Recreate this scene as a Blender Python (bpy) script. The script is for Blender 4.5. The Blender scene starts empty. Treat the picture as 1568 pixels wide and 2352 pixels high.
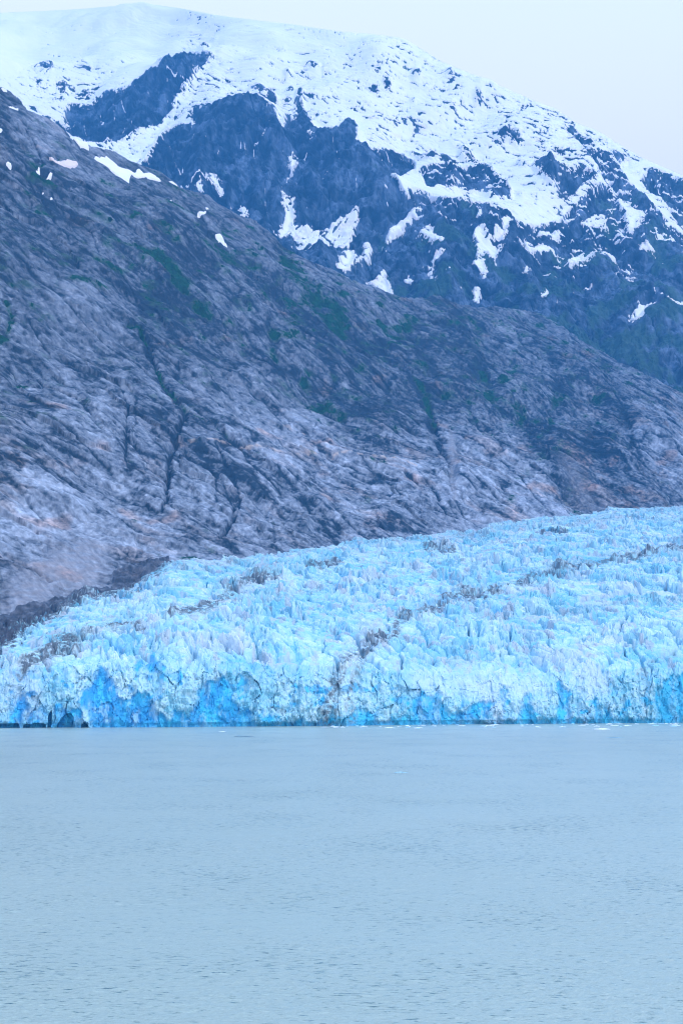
import bpy, math
import numpy as np
from mathutils import Vector

# ------------------------------------------------------------------ camera, sky, sun, exposure
scene = bpy.context.scene
COL = scene.collection
H = 30.0                       # deck of the ship above the water
F = 70.0 / 36.0 * 2352         # focal length in picture units (picture 1568 x 2352)
HOR = 1575.0                   # row of the horizon
PITCH = math.atan((HOR - 1176) / F)

cam_d = bpy.data.cameras.new("camera")
cam = bpy.data.objects.new("camera", cam_d)
COL.objects.link(cam)
cam_d.sensor_fit = 'VERTICAL'
cam_d.sensor_height = 36.0
cam_d.sensor_width = 24.0
cam_d.lens = 70.0
cam_d.clip_start = 1.0
cam_d.clip_end = 60000.0
cam.location = (0, 0, H)
cam.rotation_euler = (math.pi / 2 + PITCH, 0, 0)
scene.camera = cam

SUN_EL, SUN_AZ = math.radians(52), math.radians(118)   # azimuth clockwise from +Y
world = bpy.data.worlds.new("World")
scene.world = world
world.use_nodes = True
nt = world.node_tree
nt.nodes.clear()
w_out = nt.nodes.new('ShaderNodeOutputWorld')
sky = nt.nodes.new('ShaderNodeTexSky')
sky.sky_type = 'NISHITA'
sky.sun_disc = False
sky.sun_elevation = SUN_EL
sky.sun_rotation = SUN_AZ
bg1 = nt.nodes.new('ShaderNodeBackground')
bg1.inputs['Strength'].default_value = 0.10
nt.links.new(sky.outputs[0], bg1.inputs[0])
bg2 = nt.nodes.new('ShaderNodeBackground')      # cloud deck, brighter low down and blue overhead, shaped to light slopes and water
tc = nt.nodes.new('ShaderNodeTexCoord')
sep = nt.nodes.new('ShaderNodeSeparateXYZ')
nt.links.new(tc.outputs['Generated'], sep.inputs[0])
ramp = nt.nodes.new('ShaderNodeValToRGB')
ramp.color_ramp.elements[0].position = 0.18
ramp.color_ramp.elements[0].color = (1.34, 1.13, 1.17, 1)
ramp.color_ramp.elements[1].position = 1.0
ramp.color_ramp.elements[1].color = (0.08, 0.28, 0.72, 1)
re = ramp.color_ramp.elements.new(0.5)
re.color = (0.54, 0.76, 1.0, 1)
nt.links.new(sep.outputs[2], ramp.inputs[0])
nt.links.new(ramp.outputs[0], bg2.inputs[0])
bg2.inputs['Strength'].default_value = 1.15
mixw = nt.nodes.new('ShaderNodeMixShader')
mixw.inputs[0].default_value = 0.8
nt.links.new(bg1.outputs[0], mixw.inputs[1])
nt.links.new(bg2.outputs[0], mixw.inputs[2])
nt.links.new(mixw.outputs[0], w_out.inputs[0])

sun_d = bpy.data.lights.new("sun", 'SUN')
sun_d.energy = 1.3
sun_d.angle = math.radians(14)
sun_d.color = (1.0, 0.98, 0.95)
sun = bpy.data.objects.new("sun", sun_d)
COL.objects.link(sun)
sdir = Vector((math.sin(SUN_AZ) * math.cos(SUN_EL), math.cos(SUN_AZ) * math.cos(SUN_EL), math.sin(SUN_EL)))
sun.rotation_euler = sdir.to_track_quat('Z', 'Y').to_euler()

vs = scene.view_settings
vs.view_transform = 'Standard'
vs.look = 'None'
vs.exposure = 0.97
vs.gamma = 1.0
scene.cycles.max_bounces = 6
scene.cycles.diffuse_bounces = 3
scene.cycles.glossy_bounces = 2
scene.cycles.volume_bounces = 0
scene.cycles.use_denoising = True
scene.cycles.filter_width = 1.1

f32 = np.float32
# ------------------------------------------------------------------ noise (world-space, numpy)
_r = np.random.RandomState(7)
PERM = _r.permutation(4096).astype(np.int32)
_ang = _r.rand(4096) * 2 * np.pi
GX, GY = np.cos(_ang).astype(f32), np.sin(_ang).astype(f32)
RA, RB, RC, RD = [_r.rand(4096).astype(f32) for _ in range(4)]


def _h(ix, iy):
    return PERM[(PERM[ix & 4095] + iy) & 4095]


def pn(x, y, seed=0):
    x = x.astype(f32) + f32(seed * 37.17)
    y = y.astype(f32) + f32(seed * 91.73)
    xi, yi = np.floor(x), np.floor(y)
    fx, fy = x - xi, y - yi
    ix, iy = xi.astype(np.int32), yi.astype(np.int32)
    u = fx * fx * fx * (fx * (fx * 6 - 15) + 10)
    v = fy * fy * fy * (fy * (fy * 6 - 15) + 10)
    def g(dx, dy):
        k = _h(ix + dx, iy + dy)
        return GX[k] * (fx - dx) + GY[k] * (fy - dy)
    a = g(0, 0); a = a + u * (g(1, 0) - a)
    b = g(0, 1); b = b + u * (g(1, 1) - b)
    return (a + v * (b - a)) * f32(1.5)


def fbm(x, y, octv=4, seed=0, gain=0.5, lac=2.07):
    s, a = 0, 1.0
    for i in range(octv):
        s = s + a * pn(x, y, seed + i * 3)
        x, y = (x * 0.8 - y * 0.6) * lac, (x * 0.6 + y * 0.8) * lac
        a *= gain
    return s


def fbma(x, y, octv=4, seed=0, gain=0.5, lac=2.07):
    """fbm that keeps its axes, for stretched grain"""
    s, a = 0, 1.0
    for i in range(octv):
        s = s + a * pn(x, y, seed + i * 3)
        x, y = x * lac + 5.3, y * lac + 1.7
        a *= gain
    return s


def ridged(x, y, octv=4, seed=0, gain=0.5, lac=2.07):
    s, a = 0, 1.0
    for i in range(octv):
        s = s + a * (1 - 2 * np.abs(pn(x, y, seed + i * 3)))
        x, y = x * lac + 3.3, y * lac + 8.1
        a *= gain
    return s


def worley(x, y, seed=0, jit=0.9):
    x = x.astype(f32) + f32(seed * 17.3)
    y = y.astype(f32) + f32(seed * 53.9)
    xi, yi = np.floor(x), np.floor(y)
    ix, iy = xi.astype(np.int32), yi.astype(np.int32)
    f1 = np.full(x.shape, 9, f32); f2 = f1.copy()
    idd = np.zeros(x.shape, np.int32)
    cx = np.zeros(x.shape, f32); cy = np.zeros(x.shape, f32)
    for dx in (-1, 0, 1):
        for dy in (-1, 0, 1):
            k = _h(ix + dx, iy + dy)
            vx = (xi + dx + 0.5 + jit * (RA[k] - 0.5)) - x
            vy = (yi + dy + 0.5 + jit * (RB[k] - 0.5)) - y
            d = np.sqrt(vx * vx + vy * vy)
            m = d < f1
            f2 = np.where(m, f1, np.minimum(f2, d))
            f1 = np.where(m, d, f1)
            idd = np.where(m, k, idd)
            cx = np.where(m, vx, cx); cy = np.where(m, vy, cy)
    return f1, f2, idd, cx, cy


def facets(x, y, seed, jit=1.0):
    """flat tilted slabs with sharp edges: height and a value per slab"""
    f1, f2, k, cx, cy = worley(x, y, seed, jit)
    gx = (RD[k] - 0.5) * 2; gy = (RA[(k * 7 + 3) & 4095] - 0.5) * 2
    return gx * -cx + gy * -cy + 0.5 * (RC[k] - 0.5), RB[k] - 0.5, f2 - f1


def seam(n, w):
    """thin line where a noise passes through zero"""
    return 1 - sm(0, w, np.abs(n))


def sm(a, b, x):
    t = np.clip((x - a) / (b - a), 0, 1)
    return t * t * (3 - 2 * t)


def mix(a, b, t):
    return a + (b - a) * t


def cmix(c, col, t):
    return c + (np.asarray(col, f32) - c) * t[..., None]


# ------------------------------------------------------------------ picture <-> place
def ray(px, py):
    """unit horizontal direction and rise per metre for a picture point"""
    dx = px - 784.0
    dy = F * math.cos(PITCH) - (1176 - py) * math.sin(PITCH)
    dz = F * math.sin(PITCH) + (1176 - py) * math.cos(PITCH)
    d = np.sqrt(dx * dx + dy * dy)
    return dx / d, dy / d, dz / d


def interp(px, pts):
    a = np.array(pts, float)
    return np.interp(px, a[:, 0], a[:, 1])


def sinterp(px, pts, r=40):
    """interp with its corners rounded off"""
    o = np.linspace(-2, 2, 17); w = np.exp(-o * o); w /= w.sum()
    return sum(wi * interp(px + oi * r, pts) for oi, wi in zip(o, w))


def Z(pts, ox, oy, s=0.5):
    return [(ox + x * s, oy + y * s) for x, y in pts]


class Raster:
    """a map of traced regions of a slope (1 unit cells)"""
    def __init__(self, x0, y0, x1, y1):
        self.x0, self.y0 = x0, y0
        self.a = np.zeros((y1 - y0, x1 - x0), f32)

    def poly(self, pts, val):
        p = np.array(pts, float)
        H_, W_ = self.a.shape
        bx0 = max(0, int(p[:, 0].min() - self.x0) - 1); bx1 = min(W_, int(p[:, 0].max() - self.x0) + 2)
        by0 = max(0, int(p[:, 1].min() - self.y0) - 1); by1 = min(H_, int(p[:, 1].max() - self.y0) + 2)
        if bx1 <= bx0 or by1 <= by0:
            return
        X, Y = np.meshgrid(np.arange(bx0, bx1) + self.x0 + 0.5, np.arange(by0, by1) + self.y0 + 0.5)
        ins = np.zeros(X.shape, bool)
        n = len(p)
        for i in range(n):
            x1, y1 = p[i]; x2, y2 = p[(i + 1) % n]
            if y1 == y2:
                continue
            c = ((y1 > Y) != (y2 > Y)) & (X < (x2 - x1) * (Y - y1) / (y2 - y1) + x1)
            ins ^= c
        self.a[by0:by1, bx0:bx1][ins] = val

    def blur(self, r):
        k = np.exp(-0.5 * (np.arange(-int(3 * r) - 1, int(3 * r) + 2) / r) ** 2)
        k /= k.sum()
        n = len(k) // 2
        for ax in (0, 1):
            pad = [(0, 0), (0, 0)]; pad[ax] = (n, n)
            b = np.pad(self.a, pad, mode='edge')
            o = np.zeros_like(self.a)
            for i, kv in enumerate(k):
                sl = [slice(None), slice(None)]
                sl[ax] = slice(i, i + self.a.shape[ax])
                o += f32(kv) * b[tuple(sl)]
            self.a = o
        return self

    def at(self, px, py):
        x = np.clip(px - self.x0 - 0.5, 0, self.a.shape[1] - 1.01)
        y = np.clip(py - self.y0 - 0.5, 0, self.a.shape[0] - 1.01)
        ix, iy = x.astype(int), y.astype(int)
        fx, fy = (x - ix).astype(f32), (y - iy).astype(f32)
        a = self.a
        t = a[iy, ix] * (1 - fx) + a[iy, ix + 1] * fx
        b = a[iy + 1, ix] * (1 - fx) + a[iy + 1, ix + 1] * fx
        return t * (1 - fy) + b * fy


def lines(px, py, polys):
    """strongest of several traced lines: each (points, width, value) -> gaussian profile"""
    out = np.zeros(px.shape, f32)
    for pts, w, v in polys:
        P = np.array(pts, float)
        m = ((px > P[:, 0].min() - 3 * w) & (px < P[:, 0].max() + 3 * w) &
             (py > P[:, 1].min() - 3 * w) & (py < P[:, 1].max() + 3 * w))
        X, Y = px[m], py[m]
        best = np.full(X.shape, 1e9)
        for i in range(len(P) - 1):
            ax, ay = P[i]; bx, by = P[i + 1]
            dx, dy = bx - ax, by - ay
            t = np.clip(((X - ax) * dx + (Y - ay) * dy) / (dx * dx + dy * dy + 1e-9), 0, 1)
            best = np.minimum(best, (X - ax - t * dx) ** 2 + (Y - ay - t * dy) ** 2)
        out[m] = np.maximum(out[m], v * np.exp(-best / (w * w)))
    return out


def shepard(px, py, pts, rad):
    num = np.zeros(px.shape, f32); den = np.full(px.shape, 1e-6, f32)
    for x, y, v in pts:
        w = np.exp(-((px - x) ** 2 + (py - y) ** 2) / (rad * rad)).astype(f32) + f32(1e-5)
        num += w * v; den += w
    return num / den


# ------------------------------------------------------------------ mesh builders
def link(name, me, mat):
    me.materials.append(mat)
    o = bpy.data.objects.new(name, me)
    COL.objects.link(o)
    return o


def mesh_from(name, V, faces, mat, color=None, smooth=True):
    me = bpy.data.meshes.new(name)
    nf, k = faces.shape
    me.vertices.add(len(V))
    me.vertices.foreach_set('co', V.astype(f32).ravel())
    me.loops.add(nf * k)
    me.loops.foreach_set('vertex_index', faces.astype(np.int32).ravel())
    me.polygons.add(nf)
    me.polygons.foreach_set('loop_start', (np.arange(nf) * k).astype(np.int32))
    me.polygons.foreach_set('use_smooth', np.full(nf, smooth, bool))
    me.update(calc_edges=True)
    if color is not None:
        at = me.attributes.new('Col', 'FLOAT_COLOR', 'POINT')
        c = np.ones((len(V), 4), f32)
        c[:, :3] = np.clip(color.reshape(-1, 3), 0.004, 0.95)
        at.data.foreach_set('color', c.ravel())
    return link(name, me, mat)


def grid_faces(nr, nc):
    i = np.arange(nr - 1)[:, None] * nc + np.arange(nc - 1)[None, :]
    return np.stack([i, i + 1, i + nc + 1, i + nc], -1).reshape(-1, 4)


def grid_mesh(name, P, mat, color=None, smooth=True):
    nr, nc = P.shape[:2]
    return mesh_from(name, P.reshape(-1, 3), grid_faces(nr, nc), mat, color, smooth)


def cover_mesh(name, P, N, off, mat, color, smooth=True):
    """a layer lying on a slope: kept only where its offset is above the slope"""
    nr, nc = P.shape[:2]
    fa = grid_faces(nr, nc)
    o = off.ravel()
    keep = (o[fa] > 0).any(1)
    fa = fa[keep]
    V = (P + N * off[..., None]).reshape(-1, 3)
    used = np.unique(fa)
    remap = np.zeros(len(V), np.int64); remap[used] = np.arange(len(used))
    return mesh_from(name, V[used], remap[fa], mat, color.reshape(-1, 3)[used], smooth)


def grid_normals(P):
    du = np.gradient(P, axis=1); dv = np.gradient(P, axis=0)
    n = np.cross(du, dv)
    n /= np.linalg.norm(n, axis=-1, keepdims=True) + 1e-9
    flip = np.sign((n * np.array([0, -0.7, 0.7])).sum(-1, keepdims=True))
    return n * np.where(flip == 0, 1, flip)


# ------------------------------------------------------------------ materials
def surf_mat(name, rough=0.85, spec=0.2, grain=0.25, gscale=0.3, bump=0.4, bdist=1.0, stretch=(1, 1, 1)):
    m = bpy.data.materials.new(name)
    m.use_nodes = True
    n = m.node_tree.nodes; l = m.node_tree.links
    b = n['Principled BSDF']
    b.inputs['Roughness'].default_value = rough
    b.inputs['Specular IOR Level'].default_value = spec
    a = n.new('ShaderNodeAttribute'); a.attribute_name = 'Col'
    t = n.new('ShaderNodeTexCoord')
    mp = n.new('ShaderNodeMapping'); mp.inputs['Scale'].default_value = stretch
    l.new(t.outputs['Object'], mp.inputs['Vector'])
    no = n.new('ShaderNodeTexNoise')
    no.inputs['Scale'].default_value = gscale
    no.inputs['Detail'].default_value = 5
    no.inputs['Roughness'].default_value = 0.65
    l.new(mp.outputs[0], no.inputs['Vector'])
    mr = n.new('ShaderNodeMapRange')
    mr.inputs['From Min'].default_value = 0.3; mr.inputs['From Max'].default_value = 0.7
    mr.inputs['To Min'].default_value = 1 - grain; mr.inputs['To Max'].default_value = 1 + grain
    l.new(no.outputs[0], mr.inputs[0])
    mu = n.new('ShaderNodeVectorMath'); mu.operation = 'SCALE'
    l.new(a.outputs['Color'], mu.inputs[0]); l.new(mr.outputs[0], mu.inputs['Scale'])
    l.new(mu.outputs[0], b.inputs['Base Color'])
    bu = n.new('ShaderNodeBump'); bu.inputs['Strength'].default_value = bump; bu.inputs['Distance'].default_value = bdist
    l.new(no.outputs[0], bu.inputs['Height'])
    l.new(bu.outputs[0], b.inputs['Normal'])
    return m


M_ROCK = surf_mat('rock', 0.9, 0.15, 0.30, 0.12, 0.6, 3.0)
M_SNOW = surf_mat('snow', 0.8, 0.1, 0.03, 0.02, 0.3, 2.0)
M_ICE = surf_mat('glacier_ice', 0.6, 0.3, 0.08, 0.35, 0.5, 0.8)
M_SCRUB = surf_mat('scrub', 0.95, 0.1, 0.5, 0.25, 0.8, 2.0)
M_FLOE = surf_mat('floe_ice', 0.5, 0.3, 0.1, 0.8, 0.4, 0.3)


def water_material():
    m = bpy.data.materials.new('silty_water')
    m.use_nodes = True
    n = m.node_tree.nodes; l = m.node_tree.links
    b = n['Principled BSDF']
    b.inputs['Roughness'].default_value = 0.25
    b.inputs['IOR'].default_value = 2.0
    t = n.new('ShaderNodeTexCoord')
    def noise(scale, det, st):
        mp = n.new('ShaderNodeMapping'); mp.inputs['Scale'].default_value = st
        mp.inputs['Rotation'].default_value = (0, 0, 0.12)
        l.new(t.outputs['Object'], mp.inputs['Vector'])
        no = n.new('ShaderNodeTexNoise'); no.inputs['Scale'].default_value = scale
        no.inputs['Detail'].default_value = det
        no.inputs['Roughness'].default_value = 0.6
        l.new(mp.outputs[0], no.inputs['Vector'])
        return no
    silt = noise(0.004, 3, (1, 0.5, 1))
    r = n.new('ShaderNodeValToRGB')
    r.color_ramp.elements[0].position = 0.35; r.color_ramp.elements[0].color = (0.37, 0.445, 0.365, 1)
    r.color_ramp.elements[1].position = 0.65; r.color_ramp.elements[1].color = (0.41, 0.485, 0.405, 1)
    l.new(silt.outputs[0], r.inputs[0])
    # dark wave faces without sky reflection, painted into the colour as thin streaks
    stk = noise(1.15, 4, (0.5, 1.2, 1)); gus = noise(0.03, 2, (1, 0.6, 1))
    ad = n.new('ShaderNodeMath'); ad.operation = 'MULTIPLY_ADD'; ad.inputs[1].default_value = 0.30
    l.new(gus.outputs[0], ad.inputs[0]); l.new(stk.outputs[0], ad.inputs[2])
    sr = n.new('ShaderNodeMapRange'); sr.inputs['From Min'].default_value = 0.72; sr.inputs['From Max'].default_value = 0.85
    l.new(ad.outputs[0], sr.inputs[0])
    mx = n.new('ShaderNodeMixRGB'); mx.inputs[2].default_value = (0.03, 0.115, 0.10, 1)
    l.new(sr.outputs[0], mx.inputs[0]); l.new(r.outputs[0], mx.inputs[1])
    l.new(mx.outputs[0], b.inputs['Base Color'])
    rip = noise(2.2, 4, (0.8, 1.6, 1))
    bu = n.new('ShaderNodeBump'); bu.inputs['Strength'].default_value = 1.0; bu.inputs['Distance'].default_value = 0.2
    l.new(rip.outputs[0], bu.inputs['Height'])
    l.new(bu.outputs[0], b.inputs['Normal'])
    return m


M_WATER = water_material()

# ------------------------------------------------------------------ columns shared by the slopes
PX = np.concatenate([np.linspace(-500, -30, 60), np.arange(-20, 1590, 1.35), np.linspace(1600, 2070, 60)])
NC = len(PX)

RIDGE = [(-500, -60), (-120, 120), (0, 203), (25, 215), (50, 237), (62, 260), (100, 272), (135, 292), (165, 320), (200, 332),
         (265, 350), (300, 372), (350, 390), (385, 408), (415, 430), (480, 452), (500, 470), (550, 495), (590, 512),
         (625, 540), (650, 565), (700, 595), (760, 618), (800, 640), (834, 652), (875, 668), (914, 683), (934, 688),
         (984, 683), (1000, 677), (1034, 693), (1084, 704), (1144, 707), (1209, 715), (1240, 723), (1284, 745),
         (1334, 784), (1384, 810), (1429, 838), (1460, 847), (1494, 868), (1534, 888), (1568, 908), (1700, 960), (2070, 1080)]
SKYLINE = [(-500, 60), (0, 31), (100, 27), (190, 22), (300, 12), (360, 13), (440, 25), (500, 37), (600, 50), (650, 55),
           (700, 62), (784, 75), (850, 80), (919, 90), (949, 102), (994, 132), (1044, 157), (1084, 172), (1134, 192),
           (1194, 220), (1234, 237), (1274, 250), (1304, 272), (1334, 292), (1364, 297), (1399, 320), (1434, 342),
           (1484, 370), (1524, 387), (1568, 407), (1750, 500), (2070, 620)]
EDGE = [(-500, 1540), (-100, 1462), (0, 1445), (60, 1427), (120, 1398), (180, 1374), (240, 1358), (300, 1343), (340, 1315),
        (390, 1290), (450, 1285), (560, 1281), (640, 1264), (720, 1256), (784, 1245), (850, 1236), (900, 1232),
        (1000, 1223), (1090, 1218), (1130, 1203), (1200, 1191), (1300, 1181), (1380, 1175), (1400, 1168), (1450, 1164),
        (1568, 1161), (2070, 1130)]
WATERLINE = [(-500, 1674), (0, 1672), (400, 1670), (784, 1667), (1000, 1664), (1568, 1660), (2070, 1656)]
DEDGE = [(-500, 1650), (0, 1900), (400, 2250), (784, 2700), (1200, 3100), (1568, 3450), (2070, 3900)]


def slope_points(px, py, D):
    rx, ry, t = ray(px, py)
    return np.stack([rx * D, ry * D, H + D * t], -1)


def slope_distance(py, px, pyf, Df, m):
    """distance at which the view line meets a slope of rise m whose foot is at (pyf, Df)"""
    _, _, tf = ray(px, pyf)
    _, _, t = ray(px, py)
    return (Df * tf - m * Df) / (t - m)


# ------------------------------------------------------------------ far mountain with snow
def far_mountain():
    N = 620
    top = sinterp(PX, SKYLINE, 14); low = sinterp(PX, RIDGE, 50) + 55
    v = np.linspace(0, 1, N)[:, None]
    py = top + (low - top) * v
    px = np.broadcast_to(PX, py.shape)
    Df = sinterp(PX, [(-500, 6300), (0, 6000), (400, 5500), (784, 5200), (1568, 5000), (2070, 4900)], 120)
    m = sinterp(PX, [(-500, 0.42), (0, 0.42), (300, 0.50), (784, 0.76), (1200, 0.7), (1568, 0.6), (2070, 0.55)], 120)
    D = slope_distance(py, px, low, Df, m)
    P = slope_points(px, py, D)
    s, z = P[..., 0], P[..., 2]

    R = Raster(-60, 0, 1640, 1000)
    R.poly([(-60, 0), (1640, 0), (1640, 560), (1568, 522), (1500, 490), (1440, 462), (1384, 440), (1300, 470), (1280, 487), (1190, 515), (1110, 500), (1020, 487),
            (984, 470), (949, 470), (930, 486), (909, 460), (895, 430), (900, 425), (925, 412), (945, 395), (955, 375), (949, 352), (919, 342), (884, 345), (866, 370),
            (869, 355), (834, 352), (814, 350), (824, 310), (814, 282), (789, 280), (784, 295), (765, 320), (740, 325), (720, 310),
            (715, 280), (692, 250), (695, 215), (685, 215), (680, 235), (680, 290), (665, 277), (655, 280), (650, 332), (640, 320),
            (630, 275), (590, 270), (570, 280), (535, 272), (520, 257), (450, 255), (430, 268), (450, 295), (430, 300), (390, 288), (370, 310), (345, 345), (325, 362), (300, 380), (160, 340),
            (165, 322), (-60, 300)], 1)
    W = lambda pts, v: R.poly(Z(pts, 0, 0), v)
    E = lambda pts, v: R.poly(Z(pts, 784, 0), v)
    G = lambda pts, v: R.poly(Z(pts, 784, 612.5), v)
    W([(60, 500), (130, 510), (200, 515), (240, 505), (310, 505), (290, 480), (330, 460), (400, 465), (440, 440), (520, 440), (600, 435), (680, 410), (690, 395),
       (740, 400), (760, 385), (720, 380), (770, 330), (810, 315), (820, 290), (860, 280), (900, 290), (920, 300), (980, 305),
       (930, 350), (900, 385), (870, 430), (820, 465), (780, 510), (720, 560), (620, 620), (500, 645), (420, 650), (340, 640),
       (270, 580), (200, 545), (120, 540)], 0)
    W([(150, 345), (200, 342), (245, 350), (250, 375), (210, 365)], 0)
    W([(375, 342), (425, 348), (425, 370), (395, 360)], 0)
    W([(255, 410), (300, 400), (310, 420), (270, 418)], 0); W([(350, 430), (410, 410), (405, 425)], 0)
    W([(235, 440), (290, 430), (305, 455), (260, 450)], 0); W([(180, 435), (200, 432), (198, 446)], 0)
    W([(920, 220), (950, 215), (955, 235), (920, 240)], 0); W([(978, 175), (992, 178), (988, 196)], 0)
    W([(1140, 400), (1210, 400), (1260, 440), (1272, 480), (1270, 515), (1215, 510), (1180, 470), (1240, 450), (1180, 420)], 0)
    W([(1318, 395), (1350, 400), (1335, 425)], 0); W([(1405, 290), (1460, 295), (1455, 308), (1410, 300)], 0)
    W([(1310, 340), (1335, 340), (1325, 355)], 0); W([(1485, 312), (1505, 315), (1495, 325)], 0)
    W([(1300, 460), (1340, 458), (1330, 472)], 0); W([(1290, 238), (1306, 240), (1300, 250)], 0)
    # snow tongues and patches on the dark face
    W([(1268, 555), (1302, 570), (1300, 668), (1285, 640)], 1)
    W([(1310, 800), (1335, 770), (1345, 720), (1372, 745), (1358, 782)], 1)
    W([(1250, 1075), (1280, 1010), (1310, 960), (1295, 880), (1325, 912), (1352, 898), (1350, 960), (1310, 1030), (1275, 1084)], 1)
    W([(893, 838), (918, 832), (932, 860), (946, 897), (920, 892)], 1)
    W([(938, 818), (990, 798), (1012, 830), (1026, 862), (990, 830)], 1)
    W([(1083, 907), (1132, 883), (1120, 914)], 1); W([(1088, 960), (1132, 908), (1142, 940), (1110, 988)], 1)
    W([(1193, 1012), (1217, 968), (1212, 1002)], 1); W([(1040, 870), (1060, 890), (1080, 885), (1070, 905)], 1)
    W([(1415, 672), (1440, 680), (1425, 690)], 1); W([(1395, 740), (1410, 745), (1400, 755)], 1)
    W([(460, 600), (480, 615), (470, 625)], 1)
    W([(1320, 1040), (1340, 980), (1420, 985), (1450, 1000), (1568, 985), (1650, 965), (1640, 1015), (1600, 1080), (1568, 1085), (1480, 1150), (1420, 1195), (1400, 1180), (1450, 1120),
       (1400, 1080), (1350, 1070)], .78)
    W([(1330, 1168), (1390, 1110), (1400, 1060), (1440, 1060), (1380, 1165)], .7)
    E([(330, 790), (360, 775), (390, 760), (470, 740), (530, 750), (600, 738), (640, 722), (700, 750), (740, 790), (770, 820), (777, 872), (700, 882),
       (640, 837), (580, 840), (530, 832), (480, 850), (442, 838), (420, 872), (392, 850), (372, 812)], 0)
    E([(500, 585), (590, 640), (640, 700), (700, 740), (690, 757), (640, 722), (600, 692), (550, 662), (560, 630)], 0)
    E([(755, 580), (820, 600), (822, 637), (770, 620), (710, 605)], 0)
    E([(300, 635), (360, 660), (420, 690), (490, 700), (560, 730), (480, 730), (400, 720), (340, 680)], .2)
    E([(880, 740), (940, 730), (1010, 780), (980, 810), (940, 790), (900, 790)], 0)
    E([(905, 780), (960, 770), (1010, 800), (1050, 790), (1100, 800), (1170, 830), (1150, 860), (1090, 882), (1050, 902),
       (1000, 882), (950, 842), (930, 820)], 0)
    E([(1090, 690), (1150, 720), (1238, 722), (1285, 820), (1340, 875), (1400, 930), (1500, 1000), (1400, 1000), (1300, 930), (1250, 885), (1200, 862), (1180, 800), (1100, 740)], 0)
    E([(1020, 585), (1060, 578), (1130, 660), (1160, 700), (1100, 690), (1030, 620)], 0)
    E([(1370, 822), (1420, 790), (1500, 808), (1568, 850), (1700, 900), (1700, 1100), (1568, 1000), (1510, 962), (1440, 892), (1400, 862)], 0.05)
    E([(1240, 690), (1300, 720), (1290, 755), (1250, 730)], 0.1)
    E([(800, 700), (860, 710), (852, 747), (820, 730)], 0); E([(800, 850), (850, 868), (830, 872)], 0)
    E([(110, 400), (160, 400), (172, 425), (140, 420)], 0); E([(190, 385), (225, 390), (228, 410), (205, 408)], 0)
    E([(90, 235), (115, 240), (105, 252)], 0); E([(160, 250), (180, 260), (185, 275)], 0)
    E([(480, 350), (510, 360), (510, 380)], 0); E([(620, 395), (645, 408), (635, 415)], 0)
    E([(610, 445), (650, 455), (640, 466), (612, 460)], 0); E([(498, 460), (520, 475), (515, 484)], 0)
    E([(320, 370), (345, 350), (372, 372), (340, 378)], 0); E([(320, 440), (350, 445), (325, 450)], 0)
    E([(345, 1110), (400, 1078), (430, 1125), (470, 1145), (460, 1167), (410, 1140)], 1)
    E([(430, 1210), (472, 1193), (460, 1222), (400, 1260)], 1)
    E([(283, 1285), (332, 1273), (335, 1290), (290, 1300)], 1); E([(393, 1290), (420, 1283), (432, 1330), (410, 1315)], 1)
    E([(110, 1275), (165, 1262), (203, 1228), (218, 1290), (252, 1355), (200, 1335), (160, 1300)], 1)
    E([(90, 1100), (130, 1088), (138, 1130), (115, 1192), (50, 1235), (95, 1180), (105, 1120)], 1)
    E([(-20, 1240), (0, 1200), (40, 1158), (72, 1190), (30, 1252), (-20, 1262)], 1)
    E([(230, 1060), (300, 1035), (372, 1000), (360, 1022), (290, 1070), (195, 1108)], .9)
    E([(605, 1120), (650, 1110), (670, 1150), (690, 1140), (728, 1100), (735, 1060), (780, 1042), (755, 1110), (725, 1180), (702, 1228),
       (662, 1192), (660, 1230), (665, 1260), (650, 1295), (620, 1262), (600, 1240), (625, 1200), (603, 1160)], 1)
    E([(615, 1330), (648, 1318), (638, 1370), (615, 1392), (603, 1345)], 1); E([(620, 1040), (642, 1033), (630, 1072), (613, 1072)], 1)
    E([(850, 1092), (880, 1110), (950, 1100), (992, 1115), (960, 1130), (880, 1137), (838, 1132)], 1)
    E([(888, 1022), (1000, 1018), (1012, 1040), (900, 1040)], 1)
    E([(1028, 1172), (1258, 1176), (1268, 1197), (1030, 1190)], 1); E([(1045, 1152), (1122, 1153), (1120, 1170), (1050, 1170)], 1)
    E([(1260, 1205), (1340, 1212), (1350, 1222), (1290, 1218)], 1); E([(1230, 1275), (1330, 1285), (1390, 1290), (1330, 1298), (1240, 1285)], .8)
    E([(1108, 988), (1152, 968), (1202, 978), (1215, 1010), (1255, 1025), (1182, 1018), (1160, 1024)], 1)
    E([(1250, 915), (1330, 935), (1315, 960), (1402, 1005), (1350, 1022), (1372, 1062), (1308, 1048), (1298, 990)], .95)
    E([(1428, 1052), (1480, 1098), (1700, 1106), (1700, 1122), (1490, 1120), (1448, 1098)], 1)
    E([(1360, 1122), (1432, 1143), (1438, 1162), (1380, 1142)], 1); E([(1145, 1065), (1200, 1075), (1190, 1082)], 1)
    E([(820, 1245), (862, 1225), (850, 1250)], 1); E([(975, 1240), (1000, 1238), (995, 1250)], 1); E([(900, 1165), (918, 1172), (905, 1178)], 1)
    E([(980, 1145), (1012, 1150), (1008, 1166)], 1)
    G([(1313, 280), (1380, 260), (1437, 268), (1380, 292), (1340, 302)], 1); G([(1413, 222), (1450, 213), (1457, 236)], 1)
    G([(1458, 250), (1568, 234), (1700, 230), (1700, 244), (1490, 260)], 1); G([(908, 178), (940, 138), (962, 172)], 1)
    G([(968, 236), (1002, 210), (985, 230)], 1); G([(1470, 150), (1480, 145), (1478, 155)], 1)
    R.blur(1.3)

    wx = fbm(s / 36, z / 26, 5, 11, 0.85) * 6.0
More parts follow.
